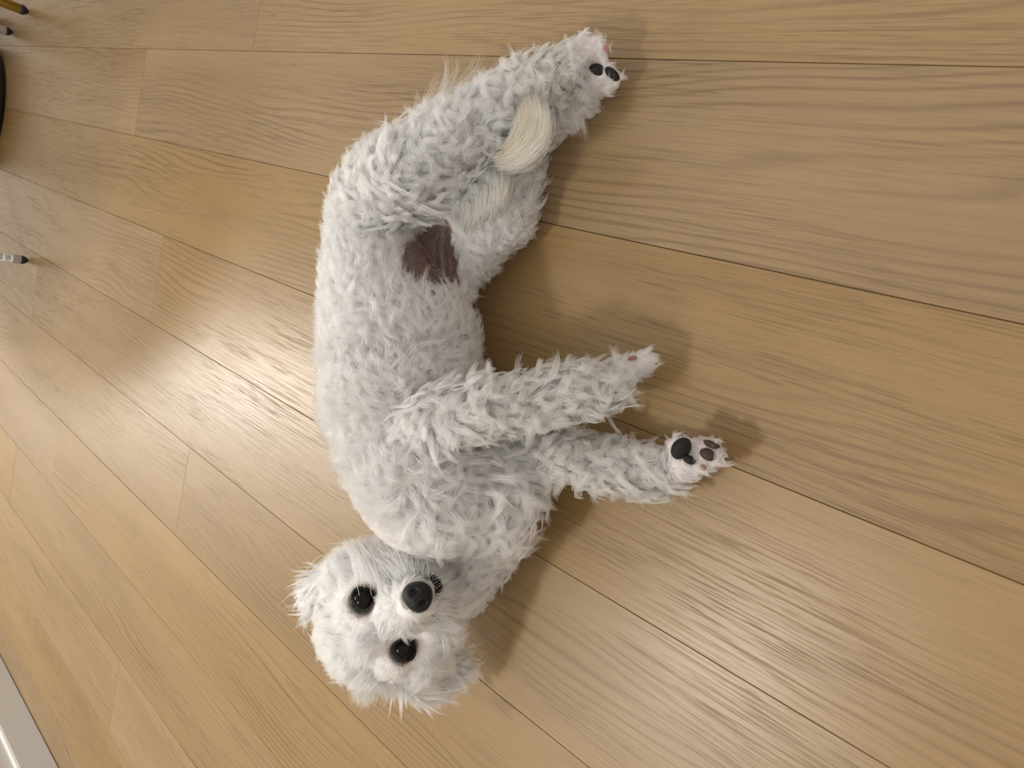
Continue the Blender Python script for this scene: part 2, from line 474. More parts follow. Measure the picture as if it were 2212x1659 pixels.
# keep everything on the floor
BC[:, 2] = np.maximum(BC[:, 2], BR + 0.002)

def union_mesh(BC_, BR_, voxel, smooth_it):
    bm = bmesh.new()
    bmesh.ops.create_icosphere(bm, subdivisions=3, radius=1.0)
    v0 = np.array([v.co[:] for v in bm.verts]); f0 = np.array([[v.index for v in f.verts] for f in bm.faces]); bm.free()
    n = len(BC_)
    V = (v0[None] * BR_[:, None, None] + BC_[:, None, :]).reshape(-1, 3)
    Fc = (f0[None] + (np.arange(n) * len(v0))[:, None, None]).reshape(-1, 3)
    me = bpy.data.meshes.new('u'); me.from_pydata(V.tolist(), [], Fc.tolist())
    ob = bpy.data.objects.new('u', me); col.objects.link(ob)
    md = ob.modifiers.new('r', 'REMESH'); md.mode = 'VOXEL'; md.voxel_size = voxel; md.adaptivity = 0
    sm = ob.modifiers.new('s', 'SMOOTH'); sm.factor = 0.5; sm.iterations = smooth_it
    dg = bpy.context.evaluated_depsgraph_get()
    me2 = bpy.data.meshes.new_from_object(ob.evaluated_get(dg))
    bpy.data.objects.remove(ob); bpy.data.meshes.remove(me)
    return me2
body_me = union_mesh(BC, BR, 0.0030, 6)

def skin_material():
    mt, t, b = nt('dog_skin')
    at_ = t.nodes.new('ShaderNodeAttribute'); at_.attribute_name = 'skin_tint'
    t.links.new(at_.outputs['Color'], b.inputs['Base Color'])
    b.inputs['Roughness'].default_value = 0.65
    n = t.nodes.new('ShaderNodeTexNoise'); n.inputs['Scale'].default_value = 260; n.inputs['Detail'].default_value = 4
    tc = t.nodes.new('ShaderNodeTexCoord'); t.links.new(tc.outputs['Object'], n.inputs['Vector'])
    bp = t.nodes.new('ShaderNodeBump'); bp.inputs['Strength'].default_value = 0.5; bp.inputs['Distance'].default_value = 0.002
    t.links.new(n.outputs['Fac'], bp.inputs['Height']); t.links.new(bp.outputs['Normal'], b.inputs['Normal'])
    return mt
nv = len(body_me.vertices)
VC = np.empty(nv * 3); body_me.vertices.foreach_get('co', VC); VC = VC.reshape(-1, 3)

def project(P):
    q = (np.asarray(P) - np.array([0, 0, H])) @ R.T
    return np.stack([CX + F * q[:, 0] / q[:, 2], CY + F * q[:, 1] / q[:, 2]], 1)
def nearest_ball(P):
    out_ = np.empty(len(P), int)
    for i in range(0, len(P), 4000):
        d = np.linalg.norm(P[i:i + 4000, None] - BC[None], axis=2) - BR[None]
        out_[i:i + 4000] = d.argmin(1)
    return out_
def smooth01(x, a, b_):
    t_ = np.clip((x - a) / (b_ - a), 0, 1); return t_ * t_ * (3 - 2 * t_)
# landmarks in space
from mathutils.bvhtree import BVHTree
BVH = BVHTree.FromPolygons([tuple(v) for v in VC], [tuple(p.vertices) for p in body_me.polygons])
def hit(u, v):
    """the point of the dog's skin that shows at a pixel, and its normal"""
    d = Vector(ray(u, v)).normalized()
    l_, n_, i_, t_ = BVH.ray_cast(Vector((0, 0, H)), d)
    if l_ is None:
        l_, n_, i_, t_ = BVH.find_nearest(Vector(at(u, v, 0.03)))
    return np.array(l_), np.array(n_)
# skin folds of the groin: two shallow creases pressed into the surface, the skin between them standing proud
VN = np.empty(nv * 3); body_me.vertices.foreach_get('normal', VN); VN = VN.reshape(-1, 3)
def seg_dist(P, a, b_):
    t_ = np.clip(((P - a) @ (b_ - a)) / ((b_ - a) @ (b_ - a)), 0, 1)
    return np.linalg.norm(P - (a + t_[:, None] * (b_ - a)), axis=1)
def press(pix, depth_, width):
    q = [hit(u, v)[0] for u, v in pix]
    d = np.min([seg_dist(VC, a, b_) for a, b_ in zip(q[:-1], q[1:])], axis=0)
    return -depth_ * np.exp(-(d / width) ** 2)
dsp = press([(946, 492), (936, 530), (940, 570)], .0050, .0040) + press([(966, 500), (968, 550), (976, 610)], .0060, .0042) - press([(953, 505), (954, 550), (960, 590)], .0030, .0050) + press([(880, 560), (900, 615), (940, 640)], .0030, .006)
VC = VC + VN * dsp[:, None]
body_me.vertices.foreach_set('co', VC.ravel()); body_me.update()
body = link('body', body_me, skin_material(), dog)
EYES = [hit(785, 1297)[0], hit(871, 1402)[0]]
NOSE = hit(904, 1287)[0]
MOUTH = hit(938, 1260)[0]
BARE = [(hit(u, v)[0], r_) for u, v, r_ in ((950, 500, .016), (935, 530, .024), (915, 560, .029), (950, 565, .025), (908, 592, .023), (930, 605, .026), (955, 600, .023), (962, 530, .015))]
def bare_mask(P):
    mk = np.zeros(len(P))
    for c_, r_ in BARE:
        mk = np.maximum(mk, 1 - smooth01(np.linalg.norm(P - c_, axis=1), r_ * 0.72, r_ * 1.08))
    return mk

# ---- coat: per-vertex combing direction and style, then locks of strands
polys = np.empty(len(body_me.loops), int); body_me.loops.foreach_get('vertex_index', polys)
VN = np.empty(nv * 3); body_me.vertices.foreach_get('normal', VN); VN = VN.reshape(-1, 3)
edges = np.empty(len(body_me.edges) * 2, int); body_me.edges.foreach_get('vertices', edges); edges = edges.reshape(-1, 2)
deg = np.bincount(edges.ravel(), minlength=nv).astype(float)
def relax(A, it):
    A = A.copy()
    for _ in range(it):
        S = np.zeros_like(A)
        if A.ndim == 1:
            S = np.bincount(edges[:, 0], A[edges[:, 1]], nv) + np.bincount(edges[:, 1], A[edges[:, 0]], nv)
            A = 0.5 * A + 0.5 * S / np.maximum(deg, 1)
        else:
            for k in range(A.shape[1]):
                S[:, k] = np.bincount(edges[:, 0], A[edges[:, 1], k], nv) + np.bincount(edges[:, 1], A[edges[:, 0], k], nv)
            A = 0.5 * A + 0.5 * S / np.maximum(deg, 1)[:, None]
    return A
def img(du, dv, tow=0.0):
    w = R.T @ np.array([du, dv, 0.0]) + tow * EC
    return w / np.linalg.norm(w)
#          length lean  curl   turns clump  frizz  tight  flow(img)     axisflow
STYLE = {
 'back':   (.020, .45, .0010, 0.6, .0052, .0014, .36, (-.75, -.45), 0.0),
 'belly':  (.027, .80, .0026, 1.0, .0052, .0012, .60, (.15, -1.0), 0.0),
 'chest':  (.036, .82, .0042, 1.05, .0070, .0012, .70, (.55, .80), 0.0),
 'neck':   (.026, .78, .0036, 0.9, .0060, .0013, .70, (.85, .15), 0.0),
 'thigh':  (.029, .74, .0032, 1.15, .0064, .0012, .66, (-.15, -.95), 0.25),
 'inner':  (.018, .88, .0024, 1.1, .0050, .0010, .60, (.95, .25), 0.0),
 'leg':    (.025, .70, .0038, 1.30, .0064, .0013, .66, (.20, -.10), 0.7),
 'shin':   (.023, .68, .0036, 1.3, .0060, .0012, .66, (.0, -.3), 0.6),
 'paw':    (.0105, .84, .0008, 0.5, .0034, .0007, .50, (.1, .0), 1.0),
 'head':   (.026, .92, .0014, 0.40, .0070, .0007, .45, (0, 0), 0.0),
 'muzzle': (.021, .87, .0012, 0.35, .0048, .0010, .60, (0, 0), 0.0),
 'ear':    (.028, .90, .0016, 0.4, .0050, .0012, .70, (0, 0), 0.0),
 'tail':   (.020, .80, .0010, 0.4, .0040, .0010, .70, (.5, -.5), 0.0),
}
nb = nearest_ball(VC)
REG = np.array([BREG[i] for i in nb], dtype='<U8')
# the curly front of the chest and the longer belly hair begin part-way round the trunk
trunk = np.isin(REG, ('back', 'neck')) & ((VN @ EC) > .15)
UV = project(VC)
REG[trunk & (UV[:, 0] > 880 + .12 * np.abs(UV[:, 1] - 1050)) & (UV[:, 1] > 885)] = 'chest'
REG[trunk & (UV[:, 0] > 815) & (UV[:, 1] > 640) & (UV[:, 1] <= 885)] = 'belly'
ST = np.array([STYLE[g][:7] for g in REG])
FLOW = np.zeros((nv, 3))
for g in STYLE:
    k = REG == g
    fl = STYLE[g][7]
    if fl != (0, 0): FLOW[k] += img(*fl)
    FLOW[k] += BAX[nb[k]] * STYLE[g][8] * 1.2
isface = np.isin(REG, ('head', 'muzzle'))
BRIDGE = hp(880, 1306, 0.085)
dv_ = VC - BRIDGE
dv_ /= np.linalg.norm(dv_, axis=1)[:, None]
FLOW[isface] = dv_[isface]
EARC = [np.array(hp(720, 1275, 0.0)), np.array(hp(885, 1465, 0.0))]
iear = REG == 'ear'
near_a = np.linalg.norm(VC - EARC[0], axis=1) < np.linalg.norm(VC - EARC[1], axis=1)
FLOW[iear & near_a] = img(-.55, .75)
FLOW[iear & ~near_a] = img(.85, .35)
ST = relax(ST, 14)
FLOW = relax(FLOW, 24)
eye_d = np.stack([np.linalg.norm(VC - e, axis=1) for e in EYES], 1)
for i, e in enumerate(EYES):
    w = 3.0 * (1 - smooth01(eye_d[:, i], .012, .034))
    aw = (VC - e) / np.maximum(eye_d[:, i], 1e-4)[:, None]
    FLOW += aw * w[:, None]
ed = eye_d.min(1)
nd = np.minimum(np.linalg.norm(VC - NOSE, axis=1), np.linalg.norm(VC - MOUTH, axis=1) * 1.15)
ST[:, 0] *= 0.20 + 0.80 * smooth01(ed, .012, .040)
ST[:, 0] *= np.where(isface, 0.42 + 0.58 * smooth01(nd, .014, .045), 1)
ST[:, 0] = np.where(isface & (ed < .05), np.minimum(ST[:, 0], np.maximum(.0035, (ed - .0085) * .75)), ST[:, 0])
bare = bare_mask(VC)
near_bare = relax(bare, 30)
FLOW -= VN * (FLOW * VN).sum(1)[:, None]
FLOW /= np.maximum(np.linalg.norm(FLOW, axis=1), 1e-6)[:, None]
DENS = np.ones(nv)
DENS *= 1 - 0.985 * smooth01(bare, .25, .75)
DENS *= smooth01(ed, .0095, .0120)
DENS *= smooth01(np.linalg.norm(VC - NOSE, axis=1), .0100, .0128)
DENS *= smooth01(np.linalg.norm(VC - MOUTH, axis=1), .009, .013)
FC_ = np.array(hp(880, 1285, .030))
offf = ~np.isin(REG, ('head', 'muzzle', 'ear'))
fd_ = np.linalg.norm(VC - FC_, axis=1)
DENS[offf] *= smooth01(fd_[offf], .050, .062)
ST[offf, 0] *= 0.26 + 0.74 * smooth01(fd_[offf], .072, .125)
DENS[VC[:, 2] < 0.004] = 0
DENS[(VN[:, 2] < -0.55)] *= 0.25


# skin and hair colour
SK = np.tile(np.array([.72, .64, .60]), (nv, 1))
def tintmix(base, colr, w): return base * (1 - w[:, None]) + np.array(colr) * w[:, None]
SK = tintmix(SK, (.125, .070, .058), bare)
SK = tintmix(SK, (.012, .009, .008), 1 - smooth01(ed, .012, .018))
SK = tintmix(SK, (.015, .013, .012), 1 - smooth01(nd, .0150, .023))
SK = tintmix(SK, (.70, .62, .61), (REG == 'paw') * 0.8)
SKF = relax(np.isin(REG, ('head', 'muzzle', 'ear')).astype(float), 6) * smooth01(ed, .015, .022) * smooth01(nd, .016, .024)
SK = tintmix(SK, (.86, .82, .79), SKF)
tint = body_me.attributes.new('skin_tint', 'FLOAT_COLOR', 'POINT')
tint.data.foreach_set('color', np.concatenate([SK, np.ones((nv, 1))], 1).ravel().astype(np.float32))
HCOL = np.tile(np.array([.970, .955, .930]), (nv, 1))
HCOL = tintmix(HCOL, (.958, .932, .872), relax(np.isin(REG, ('leg', 'shin')).astype(float), 20))
HCOL = tintmix(HCOL, (.960, .930, .900), relax(np.isin(REG, ('chest', 'belly', 'inner')).astype(float), 20))  # warm shade tone of chest, belly and inner thigh put into the tint
HCOL = tintmix(HCOL, (.94, .920, .905), relax((REG == 'paw').astype(float), 8))
HCOL = tintmix(HCOL, (.05, .04, .035), 1 - smooth01(ed, .0120, .0185))
HCOL = tintmix(HCOL, (.42, .40, .38), (1 - smooth01(nd, .0125, .018)) * .8)

# triangles of the skin
body_me.calc_loop_triangles()
TRI = np.empty(len(body_me.loop_triangles) * 3, int); body_me.loop_triangles.foreach_get('vertices', TRI); TRI = TRI.reshape(-1, 3)
A_ = VC[TRI[:, 0]]; B_ = VC[TRI[:, 1]]; C_ = VC[TRI[:, 2]]
AREA = 0.5 * np.linalg.norm(np.cross(B_ - A_, C_ - A_), axis=1)

K = 9
def strands_from_locks(P, N, T, st, colr, nper, jit=.28, lengthen=1.0):
    """P root, N normal, T combing direction, st = length, lean, curl, turns, clump, frizz"""
    n = len(P)
    rep = np.repeat(np.arange(n), nper); M = len(rep)
    L_ = st[:, 0] * rng.uniform(.78, 1.18, n) * lengthen
    lean = np.clip(st[:, 1] + rng.normal(0, .09, n), .05, .97)
    # comb direction jitter per lock
    Bn = np.cross(N, T)
    ja = rng.normal(0, 1, n) * jit
    T = T * np.cos(ja)[:, None] + Bn * np.sin(ja)[:, None]
    Bn = np.cross(N, T)
    ph = rng.uniform(0, 2 * np.pi, n); turns = st[:, 3] * rng.uniform(.7, 1.35, n) * rng.choice([-1, 1], n)
    curl = st[:, 2] * rng.uniform(.5, 1.35, n)
    side = rng.normal(0, .55, n)                   # sideways sweep of the whole lock
    lf = rng.uniform(.70, 1.05, M)
    s = np.linspace(0, 1, K)[None, :] * lf[:, None]       # M x K
    le = lean[rep][:, None]
    Ls = L_[rep][:, None]
    # rise along the normal, then lie over in the combing direction
    rise = Ls * (s * (1 - le) + le * 0.30 * (1 - np.exp(-3.2 * s)))
    run_ = Ls * le * (s ** 1.35)
    sw_ = Ls * side[rep][:, None] * s ** 2.2 * .75 + (curl * 1.1)[rep][:, None] * np.sin(ph[rep][:, None] * 3 + 2 * np.pi * s * np.abs(turns)[rep][:, None]) * np.minimum(1, s * 3)
    ang = ph[rep][:, None] + 2 * np.pi * turns[rep][:, None] * s
    amp = curl[rep][:, None] * np.minimum(1, s * 2.2)
    c0 = amp * np.cos(ang); c1 = amp * np.sin(ang)
    rr = np.sqrt(rng.uniform(0, 1, M)) * (st[:, 4])[rep]; aa = rng.uniform(0, 2 * np.pi, M)
    cl = 1 - st[:, 6][rep][:, None] * s ** 1.1                      # strands gather towards the tip of the lock
    ox = (rr * np.cos(aa))[:, None] * cl; oy = (rr * np.sin(aa))[:, None] * cl
    fz = st[:, 5][rep][:, None]
    fx = fz * s * np.sin(rng.uniform(0, 6.3, M)[:, None] + s * rng.uniform(2, 7, M)[:, None])
    fy = fz * s * np.sin(rng.uniform(0, 6.3, M)[:, None] + s * rng.uniform(2, 7, M)[:, None])
    cn = rise + c1 * .65 - .0022
    ct = run_ + ox + c0 * .35 + fx
    cb = sw_ + oy + c0 + fy
    X = P[rep][:, None, :] + N[rep][:, None, :] * cn[..., None] + T[rep][:, None, :] * ct[..., None] + Bn[rep][:, None, :] * cb[..., None]
    X[..., 2] = np.maximum(X[..., 2], .0012)
    cc = colr[rep] * rng.uniform(.95, 1.03, M)[:, None]
    return X, np.clip(cc, 0, .98)

def fur_material():
    mt = bpy.data.materials.new('dog_hair'); mt.use_nodes = True
    t = mt.node_tree
    for n_ in list(t.nodes): t.nodes.remove(n_)
    out_ = t.nodes.new('ShaderNodeOutputMaterial')
    a_ = t.nodes.new('ShaderNodeAttribute'); a_.attribute_name = 'tint'
    hb = t.nodes.new('ShaderNodeBsdfHairPrincipled')
    hb.model = 'CHIANG'; hb.parametrization = 'COLOR'
    hb.inputs['Roughness'].default_value = 0.38
    hb.inputs['Radial Roughness'].default_value = 0.55
    hb.inputs['Coat'].default_value = 0.0
    t.links.new(a_.outputs['Color'], hb.inputs['Color'])
    df = t.nodes.new('ShaderNodeBsdfDiffuse'); t.links.new(a_.outputs['Color'], df.inputs['Color'])
    mx = t.nodes.new('ShaderNodeMixShader'); mx.inputs[0].default_value = 0.20
    t.links.new(hb.outputs[0], mx.inputs[1]); t.links.new(df.outputs[0], mx.inputs[2])
    t.links.new(mx.outputs[0], out_.inputs['Surface'])
    return mt
HAIR = fur_material()
def make_hair(name, X, colr, r_root=.00016, r_tip=.00004, parent=None):
    M, k = X.shape[:2]
    hc = bpy.data.hair_curves.new(name)
    hc.add_curves([k] * M)
    hc.position_data.foreach_set('vector', X.reshape(-1).astype(np.float32))
    rad = np.linspace(0, 1, k); rad = r_root * (1 - rad) ** .6 + r_tip
    ra_ = hc.attributes.get('radius') or hc.attributes.new('radius', 'FLOAT', 'POINT')
    ra_.data.foreach_set('value', np.tile(rad, M).astype(np.float32))
    ta = hc.attributes.new('tint', 'FLOAT_COLOR', 'CURVE')
    ta.data.foreach_set('color', np.concatenate([colr, np.ones((M, 1))], 1).ravel().astype(np.float32))
    hc.materials.append(HAIR)
    o = bpy.data.objects.new(name, hc); col.objects.link(o)
    p_ = parent or dog
    o.parent = p_
    if p_ is dog: o.matrix_parent_inverse = Matrix.Translation(dog.location).inverted()
    return o

def sample_locks(mask, per_m2):
    w = AREA * DENS[TRI].mean(1) * mask[TRI].mean(1)
    n = int(w.sum() * per_m2 * 3.0)
    cell = 1.0 / math.sqrt(per_m2) * 0.93
    ti = rng.choice(len(TRI), n, p=w / w.sum())
    r1 = np.sqrt(rng.uniform(0, 1, n)); r2 = rng.uniform(0, 1, n)
    b0, b1, b2 = 1 - r1, r1 * (1 - r2), r1 * r2
    t_ = TRI[ti]
    I = lambda Q: Q[t_[:, 0]] * b0[:, None] + Q[t_[:, 1]] * b1[:, None] + Q[t_[:, 2]] * b2[:, None]
    key = np.floor(I(VC) / cell).astype(np.int64)
    dn = np.minimum(1.0, DENS[t_].mean(1))
    _, first = np.unique((key[:, 0] * 73856093) ^ (key[:, 1] * 19349663) ^ (key[:, 2] * 83492791), return_index=True)
    first = first[rng.uniform(0, 1, len(first)) < dn[first]]
    t_ = t_[first]; b0, b1, b2 = b0[first], b1[first], b2[first]
    P = I(VC); N = I(VN); N /= np.linalg.norm(N, axis=1)[:, None]
    T = I(FLOW); T -= N * (T * N).sum(1)[:, None]; T /= np.maximum(np.linalg.norm(T, axis=1), 1e-6)[:, None]
    return P, N, T, I(ST), I(HCOL)
headm = np.isin(REG, ('head', 'muzzle', 'ear')).astype(float)
# smooth the outline of locks lying in the same spot with a low-frequency swirl of the combing
def swirl(P, T, N, amp, sc):
    a_ = amp * (np.sin(P[:, 0] * sc + 1.3 * np.sin(P[:, 1] * sc * .8)) + np.sin(P[:, 1] * sc * 1.2 + 2.0 * np.sin(P[:, 2] * sc)))
    Bn = np.cross(N, T)
    return T * np.cos(a_)[:, None] + Bn * np.sin(a_)[:, None]

plush = relax(np.isin(REG, ('back', 'belly', 'inner', 'paw')).astype(float), 6) * (1 - headm)
for msk, dens, nper, jit, sw in ((plush, 36000, 28, .24, .35), (1 - np.clip(plush + headm, 0, 1), 24000, 54, .26, .60)):
    P, N, T, S_, C_h = sample_locks(msk, dens * FUR_Q)
    T = swirl(P, T, N, sw, 62.)
    X, cc = strands_from_locks(P, N, T, S_, C_h, nper, jit)
    if msk is plush: Xb, cb_ = X, cc
make_hair('coat_fur', np.concatenate([Xb, X]), np.concatenate([cb_, cc]))
n_body = len(X) + len(Xb)
P, N, T, S_, C_h = sample_locks(headm, 30000 * FUR_Q)
T = swirl(P, T, N, .12, 60.)
X, cc = strands_from_locks(P, N, T, S_, C_h, 44, .12)
make_hair('head_fur', X, cc)

# ---- hand-laid locks: tufts, ear fringes, tail plume, loose wisps
def bez_strands(ctrl, n, spread, colr, tip=.5, wav=0.0, lenv=(.8, 1.05)):
    """strands along a cubic curve ctrl (4 x 3), spread = metric radius of the bundle at the root and tip"""
    c_ = [np.asarray(q) for q in ctrl]
    s = np.linspace(0, 1, K)[None, :] * rng.uniform(*lenv, n)[:, None]
    s_ = s[..., None]
    X = c_[0] * (1 - s_) ** 3 + 3 * c_[1] * s_ * (1 - s_) ** 2 + 3 * c_[2] * s_ ** 2 * (1 - s_) + c_[3] * s_ ** 3
    o = rng.normal(0, 1, (n, 3)); o2 = rng.normal(0, 1, (n, 3))
    X = X + o[:, None, :] * (spread[0] * (1 - s_) + spread[1] * s_ * tip) + o2[:, None, :] * (spread[1] * .5 * s_ ** 2)
    if wav:
        X = X + (wav * np.sin(s * 9 + rng.uniform(0, 6.3, (n, 1))) * s)[..., None] * img(.7, .7)
    X[..., 2] = np.maximum(X[..., 2], .0012)
    cc_ = np.clip(np.array(colr)[None] * rng.uniform(.92, 1.06, n)[:, None], 0, .95)
    return X, cc_
def lift(u, v, h=0.0):
    p_, n_ = hit(u, v); return p_ + n_ * h
bundles = {'head_tufts': [], 'tail_fur': [], 'loose_hair': []}
WH, CR = (.965, .95, .93), (.84, .76, .60)
def tuft(key, pix, fw, n, sp, colr=WH, wav=0.0):
    bundles[key].append(bez_strands([hp(u, v, f_) for (u, v), f_ in zip(pix, fw)], n, sp, colr, wav=wav))
# fringe under the crown, towards the bottom of the picture
for du in (-14, 0, 12, 24):
    tuft('head_tufts', [(790 + du, 1440), (785 + du, 1475), (785 + du * .8, 1500), (782 + du, 1528 - abs(du - 4) * .5)], (.02, .016, .006, -.004), 130, (.006, .004))
for du in (-30, -12, 6, 24):
    tuft('head_tufts', [(860 + du, 1450), (868 + du, 1480), (872 + du, 1498), (868 + du, 1512)], (.02, .014, .004, -.004), 110, (.007, .005))
# ear at the lower right: long hair swept to the right and down
for k_ in range(9):
    a_ = k_ / 8
    tuft('head_tufts', [(900 + 10 * a_, 1440 + 34 * a_), (945 + 8 * a_, 1448 + 34 * a_), (975 - 14 * a_, 1440 + 48 * a_), (1012 - 62 * a_ , 1428 + 82 * a_)], (.02, .014, -.002, -.02), 180, (.006, .0032))
for k_ in range(5):
    a_ = k_ / 4
    tuft('head_tufts', [(930, 1380 + 20 * a_), (970, 1390 + 16 * a_), (990, 1400 + 20 * a_), (1004, 1425 + 12 * a_)], (.02, .01, -.006, -.02), 130, (.006, .0032))
# ear at the left
for k_ in range(7):
    a_ = k_ / 6
    tuft('head_tufts', [(745 - 10 * a_, 1225 + 60 * a_), (700 - 4 * a_, 1222 + 62 * a_), (672, 1250 + 55 * a_), (660 - 4 * a_ + 4 * a_, 1290 + 58 * a_)], (.02, .006, -.012, -.024), 170, (.006, .0032))
# hair rising over the brow edge and the cheek towards the neck
for k_ in range(6):
    a_ = k_ / 5
    tuft('head_tufts', [(790 + 80 * a_, 1240 - 8 * a_), (778 + 82 * a_, 1212 - 8 * a_), (766 + 92 * a_, 1190 - 6 * a_), (752 + 112 * a_, 1168 + 2 * a_)], (.052, .05, .036, .016), 130, (.007, .005))
RO = [(-122, 146), (-100, 122), (-75, 108), (-45, 98), (-20, 90), (5, 90), (30, 94)]
for ang_, ro in RO:
    for dj in (-9, 0, 9):
        ca, sa = math.cos(math.radians(ang_ + dj)), math.sin(math.radians(ang_ + dj))
        tuft('head_tufts', [(904 + ca * 31, 1287 + sa * 31), (904 + ca * (44 + .35 * (ro - 44)) - sa * 4, 1287 + sa * (44 + .35 * (ro - 44)) + ca * 4), (904 + ca * (44 + .7 * (ro - 44)), 1287 + sa * (44 + .7 * (ro - 44))), (904 + ca * ro + sa * 5, 1287 + sa * ro - ca * 5)], (.062, .068, .054, .032), 90, (.0055, .005))
# tail plume: a cream fan that comes round from between the legs
for k_ in range(44):
    g_ = (k_ + rng.uniform(-.4, .4)) / 43                    # 0 = inner edge, 1 = outer edge of the sweep
    mixp = lambda A, B: (A[0] * (1 - g_) + B[0] * g_, A[1] * (1 - g_) + B[1] * g_)
    q0 = mixp((1098, 322), (1078, 352)); q1 = mixp((1116, 312), (1148, 356)); q2 = mixp((1128, 262), (1204, 310)); q3 = mixp((1126, 208), (1176, 222))
    q3 = (q3[0] + rng.normal(0, 5), q3[1] + rng.normal(0, 8) + 6 * g_)
    q = [at(*q0, .078), at(*q1, .092), at(*q2, .094 - .012 * g_), at(*q3, .086)]
    bundles['tail_fur'].append(bez_strands(q, 44, (.0040, .0042), [(.89, .78, .56), (.85, .72, .49), (.93, .86, .70)][k_ % 3] if g_ < .8 else (.92, .86, .74), lenv=(.62, 1.06)))
# straight pale hair hanging at the groin
for k_ in range(16):
    a_ = k_ / 15
    u0, v0 = 1000 + 90 * a_, 440 - 60 * a_
    bundles['tail_fur'].append(bez_strands([at(u0, v0, .072), at(u0 + 4, v0 + 24, .08), at(u0 - 2, v0 + 48, .078), at(u0 - 8 + rng.normal(0, 6), v0 + 74 + rng.normal(0, 8), .066)], 60, (.006, .005), (.86, .82, .73), wav=.0016))
# long loose wisps above the thigh
for pix, n in ([((925, 262), (945, 210), (975, 175), (963, 122)), 9], [((940, 255), (970, 205), (1022, 180), (1040, 118)), 12], [((930, 258), (950, 200), (992, 180), (986, 128)), 8],
               [((915, 262), (920, 225), (935, 190), (948, 160)), 8], [((900, 275), (902, 240), (905, 215), (898, 196)), 6], [((950, 250), (985, 220), (1000, 200), (1015, 170)), 14], [((930, 262), (950, 225), (960, 205), (972, 180)), 20], [((905, 270), (915, 250), (925, 230), (930, 205)), 14]):
    bundles['loose_hair'].append(bez_strands([at(u, v, z_) for (u, v), z_ in zip(pix, (.085, .08, .07, .06))], n * 4, (.0045, .0030), (.92, .84, .72), wav=.0014))
for key, bl in bundles.items():
    make_hair(key, np.concatenate([q[0] for q in bl]), np.concatenate([q[1] for q in bl]), r_root=.00017)
# fine down on the bare groin
pts_, cols_ = [], []
bi = np.nonzero(bare > .5)[0]
bi = rng.choice(bi, 420)
Pb = VC[bi]; Nb_ = VN[bi]; d_ = img(-.4, 1.0) + rng.normal(0, .5, (420, 3)); d_ -= Nb_ * (d_ * Nb_).sum(1)[:, None]
s_ = np.linspace(0, 1, K)[None, :, None]
Xg = Pb[:, None] + (d_[:, None] * s_ + Nb_[:, None] * .25 * np.sin(s_ * 2.6)) * rng.uniform(.006, .014, (420, 1, 1))
make_hair('belly_down', Xg, np.tile(np.array([[.80, .76, .72]]), (420, 1)), r_root=.00006, r_tip=.00002)

# ---- face
def blob(name, cen, axes, radii, mat, parent=dog, deform=None, sub=4):
    bm = bmesh.new(); bmesh.ops.create_icosphere(bm, subdivisions=sub, radius=1.0)
    ax_ = [np.asarray(a__) / np.linalg.norm(a__) for a__ in axes]
    for v in bm.verts:
        q = np.array(v.co)
        if deform: q = deform(q)
        w = np.asarray(cen) + sum(ax_[i] * q[i] * radii[i] for i in range(3))
        v.co = w
    bmesh.ops.recalc_face_normals(bm, faces=bm.faces[:])
    return link(name, mesh_of(bm), mat, parent)
FR = R.T @ np.array([.63, .77, 0]); FD = R.T @ np.array([.77, -.63, 0])     # across and down the face
EYEM, t_, b_ = nt('dark_glossy_eye')
b_.inputs['Base Color'].default_value = (.004, .003, .0025, 1); b_.inputs['Roughness'].default_value = .04
b_.inputs['Specular IOR Level'].default_value = .18
LIDM = simple('black_eyelid', (.006, .005, .005), .75, spec=.2)
NOSEM = simple('black_nose_leather', (.007, .006, .006), .40, spec=.3, noise=.4, nscale=900, bump=.35)
LIPM = simple('black_lip', (.005, .004, .004), .5, spec=.25)
for (u, v), rad_ in (((785, 1297), .0108), ((871, 1402), .0110)):
    e_c, e_n = hit(u, v)
    cen_ = np.array(e_c) - EC * .0045
    eye = blob('eye', cen_, (FR, FD, EC), (rad_, rad_, rad_), EYEM)
    # lids: a dark almond rim round the eyeball
    bm = bmesh.new(); n1, n2 = 36, 8; rg = []
    for i in range(n1):
        th = 2 * math.pi * i / n1
        rr_ = rad_ * (1.02 - .10 * abs(math.sin(th)) + .10 * abs(math.cos(th)) ** 6)
        c_ = cen_ + (FR * math.cos(th) + FD * math.sin(th)) * rr_ + EC * rad_ * .28
        o_ = FR * math.cos(th) + FD * math.sin(th)
        rg.append([bm.verts.new(c_ + (o_ * math.cos(2 * math.pi * j / n2) + EC * math.sin(2 * math.pi * j / n2)) * .0021) for j in range(n2)])
    for i in range(n1):
        for j in range(n2):
            bm.faces.new((rg[i][j], rg[(i + 1) % n1][j], rg[(i + 1) % n1][(j + 1) % n2], rg[i][(j + 1) % n2]))
    bmesh.ops.recalc_face_normals(bm, faces=bm.faces[:])
    lid = link('eyelid', mesh_of(bm), LIDM, eye)
nose_c, nose_n = hit(904, 1287)
def nose_shape(q):
    x_, y_, z_ = q
    w = 1.0 - .16 * y_                    # narrower towards the lip
    x_ = x_ * w
    if z_ > 0:
        for sx in (-1, 1):
            d2 = ((x_ - sx * .46) / .20) ** 2 + ((y_ - .12) / .26) ** 2
            z_ -= .42 * math.exp(-d2)
        z_ -= .10 * math.exp(-(x_ / .07) ** 2) * (1 if y_ > -.1 else .2)
    return np.array([x_, y_, z_])
NC = np.array(nose_c) + EC * .001
blob('nose', NC, (FR, FD, EC), (.0140, .0134, .0118), NOSEM, deform=nose_shape, sub=5)
mo_c, mo_n = hit(938, 1260)
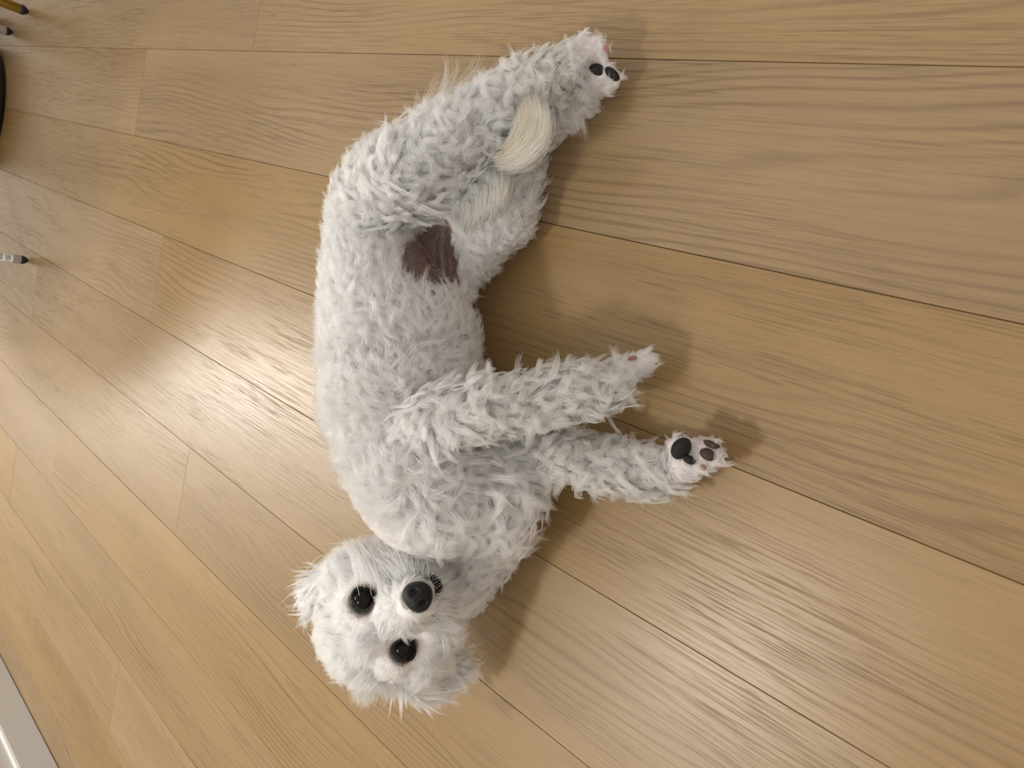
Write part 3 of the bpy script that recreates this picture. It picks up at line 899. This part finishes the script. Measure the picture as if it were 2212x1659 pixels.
blob('mouth', mo_c + EC * .002, (FR, FD, EC), (.0125, .0072, .0066), LIPM, deform=lambda q: np.array([q[0], q[1] - .55 * q[0] ** 2, q[2] - .4 * q[0] ** 2]))

# ---- pads and claws
PADM = simple('dark_paw_pad', (.014, .010, .009), .6, spec=.3, noise=.35, nscale=500, bump=.5)
PADB = simple('brown_toe_pad', (.050, .024, .017), .5, spec=.35, noise=.3, nscale=500, bump=.4)
PADP = simple('pink_toe_skin', (.34, .17, .14), .5, noise=.2, nscale=300, bump=.3)
CLAW = simple('dark_claw', (.035, .028, .026), .3)
def pad(u, v, wpx, hpx, rot, mat, name='paw_pad', thick=.0042, par=dog, lift_=.0015):
    c_, n_ = hit(u, v)
    n_ = n_ * .5 + EC * .5; n_ /= np.linalg.norm(n_)
    sc = depth_of(c_) / F
    a1 = img(math.cos(rot), math.sin(rot)); a1 = a1 - n_ * a1.dot(n_); a1 /= np.linalg.norm(a1)
    a2 = np.cross(n_, a1)
    return blob(name, c_ + n_ * lift_, (a1, a2, n_), (wpx / 2 * sc, hpx / 2 * sc, thick), mat, par, sub=3)
def claw(u, v, u2, v2, z0_, z1_, r_=.0021):
    a = at(u, v, z0_); b2 = at(u2, v2, z1_)
    mid = (a + b2) / 2 + np.array([0, 0, .0012])
    link('claw', tube([a, (a + mid) / 2 + np.array([0, 0, .0005]), mid, (mid + b2) / 2 + np.array([0, 0, .0003]), b2], [r_, r_ * .95, r_ * .8, r_ * .5, r_ * .12], 10), CLAW, dog)
# lower forepaw, sole up
pad(1470, 968, 52, 40, -.9, PADM, thick=.0065, lift_=.002)
pad(1489, 993, 30, 19, .5, PADM)
pad(1530, 982, 38, 25, .45, PADB)
pad(1538, 962, 42, 15, .5, PADB)
pad(1519, 1008, 14, 12, .3, PADP)
claw(1556, 1004, 1576, 1005, .018, .010); claw(1545, 1018, 1556, 1020, .012, .008, .0016)
# upper forepaw
pad(1366, 776, 20, 11, -.2, PADP)
claw(1404, 780, 1418, 779, .030, .020, .0018); claw(1408, 790, 1420, 788, .026, .018, .0018); claw(1402, 798, 1414, 799, .022, .014, .0016)
# upper hind paw
pad(1308, 108, 20, 10, 1.2, PADP)
claw(1297, 84, 1308, 92, .040, .030, .0018); claw(1308, 112, 1318, 116, .032, .022, .0018)
# lower hind paw
pad(1290, 151, 36, 24, .4, PADM); pad(1322, 161, 40, 20, .75, PADM)
claw(1330, 178, 1342, 178, .022, .014, .0022); claw(1326, 190, 1338, 188, .016, .010, .0018)

# pink inside of the ear that folds open at the lower right
ic, in_ = hit(936, 1464)
blob('ear_canal_skin', hp(936, 1466, .012), (img(.85, -.5), img(.5, .85), EC), (.0095, .0036, .003), simple('pink_ear_skin', (.42, .27, .24), .55, noise=.15, nscale=200), sub=3)
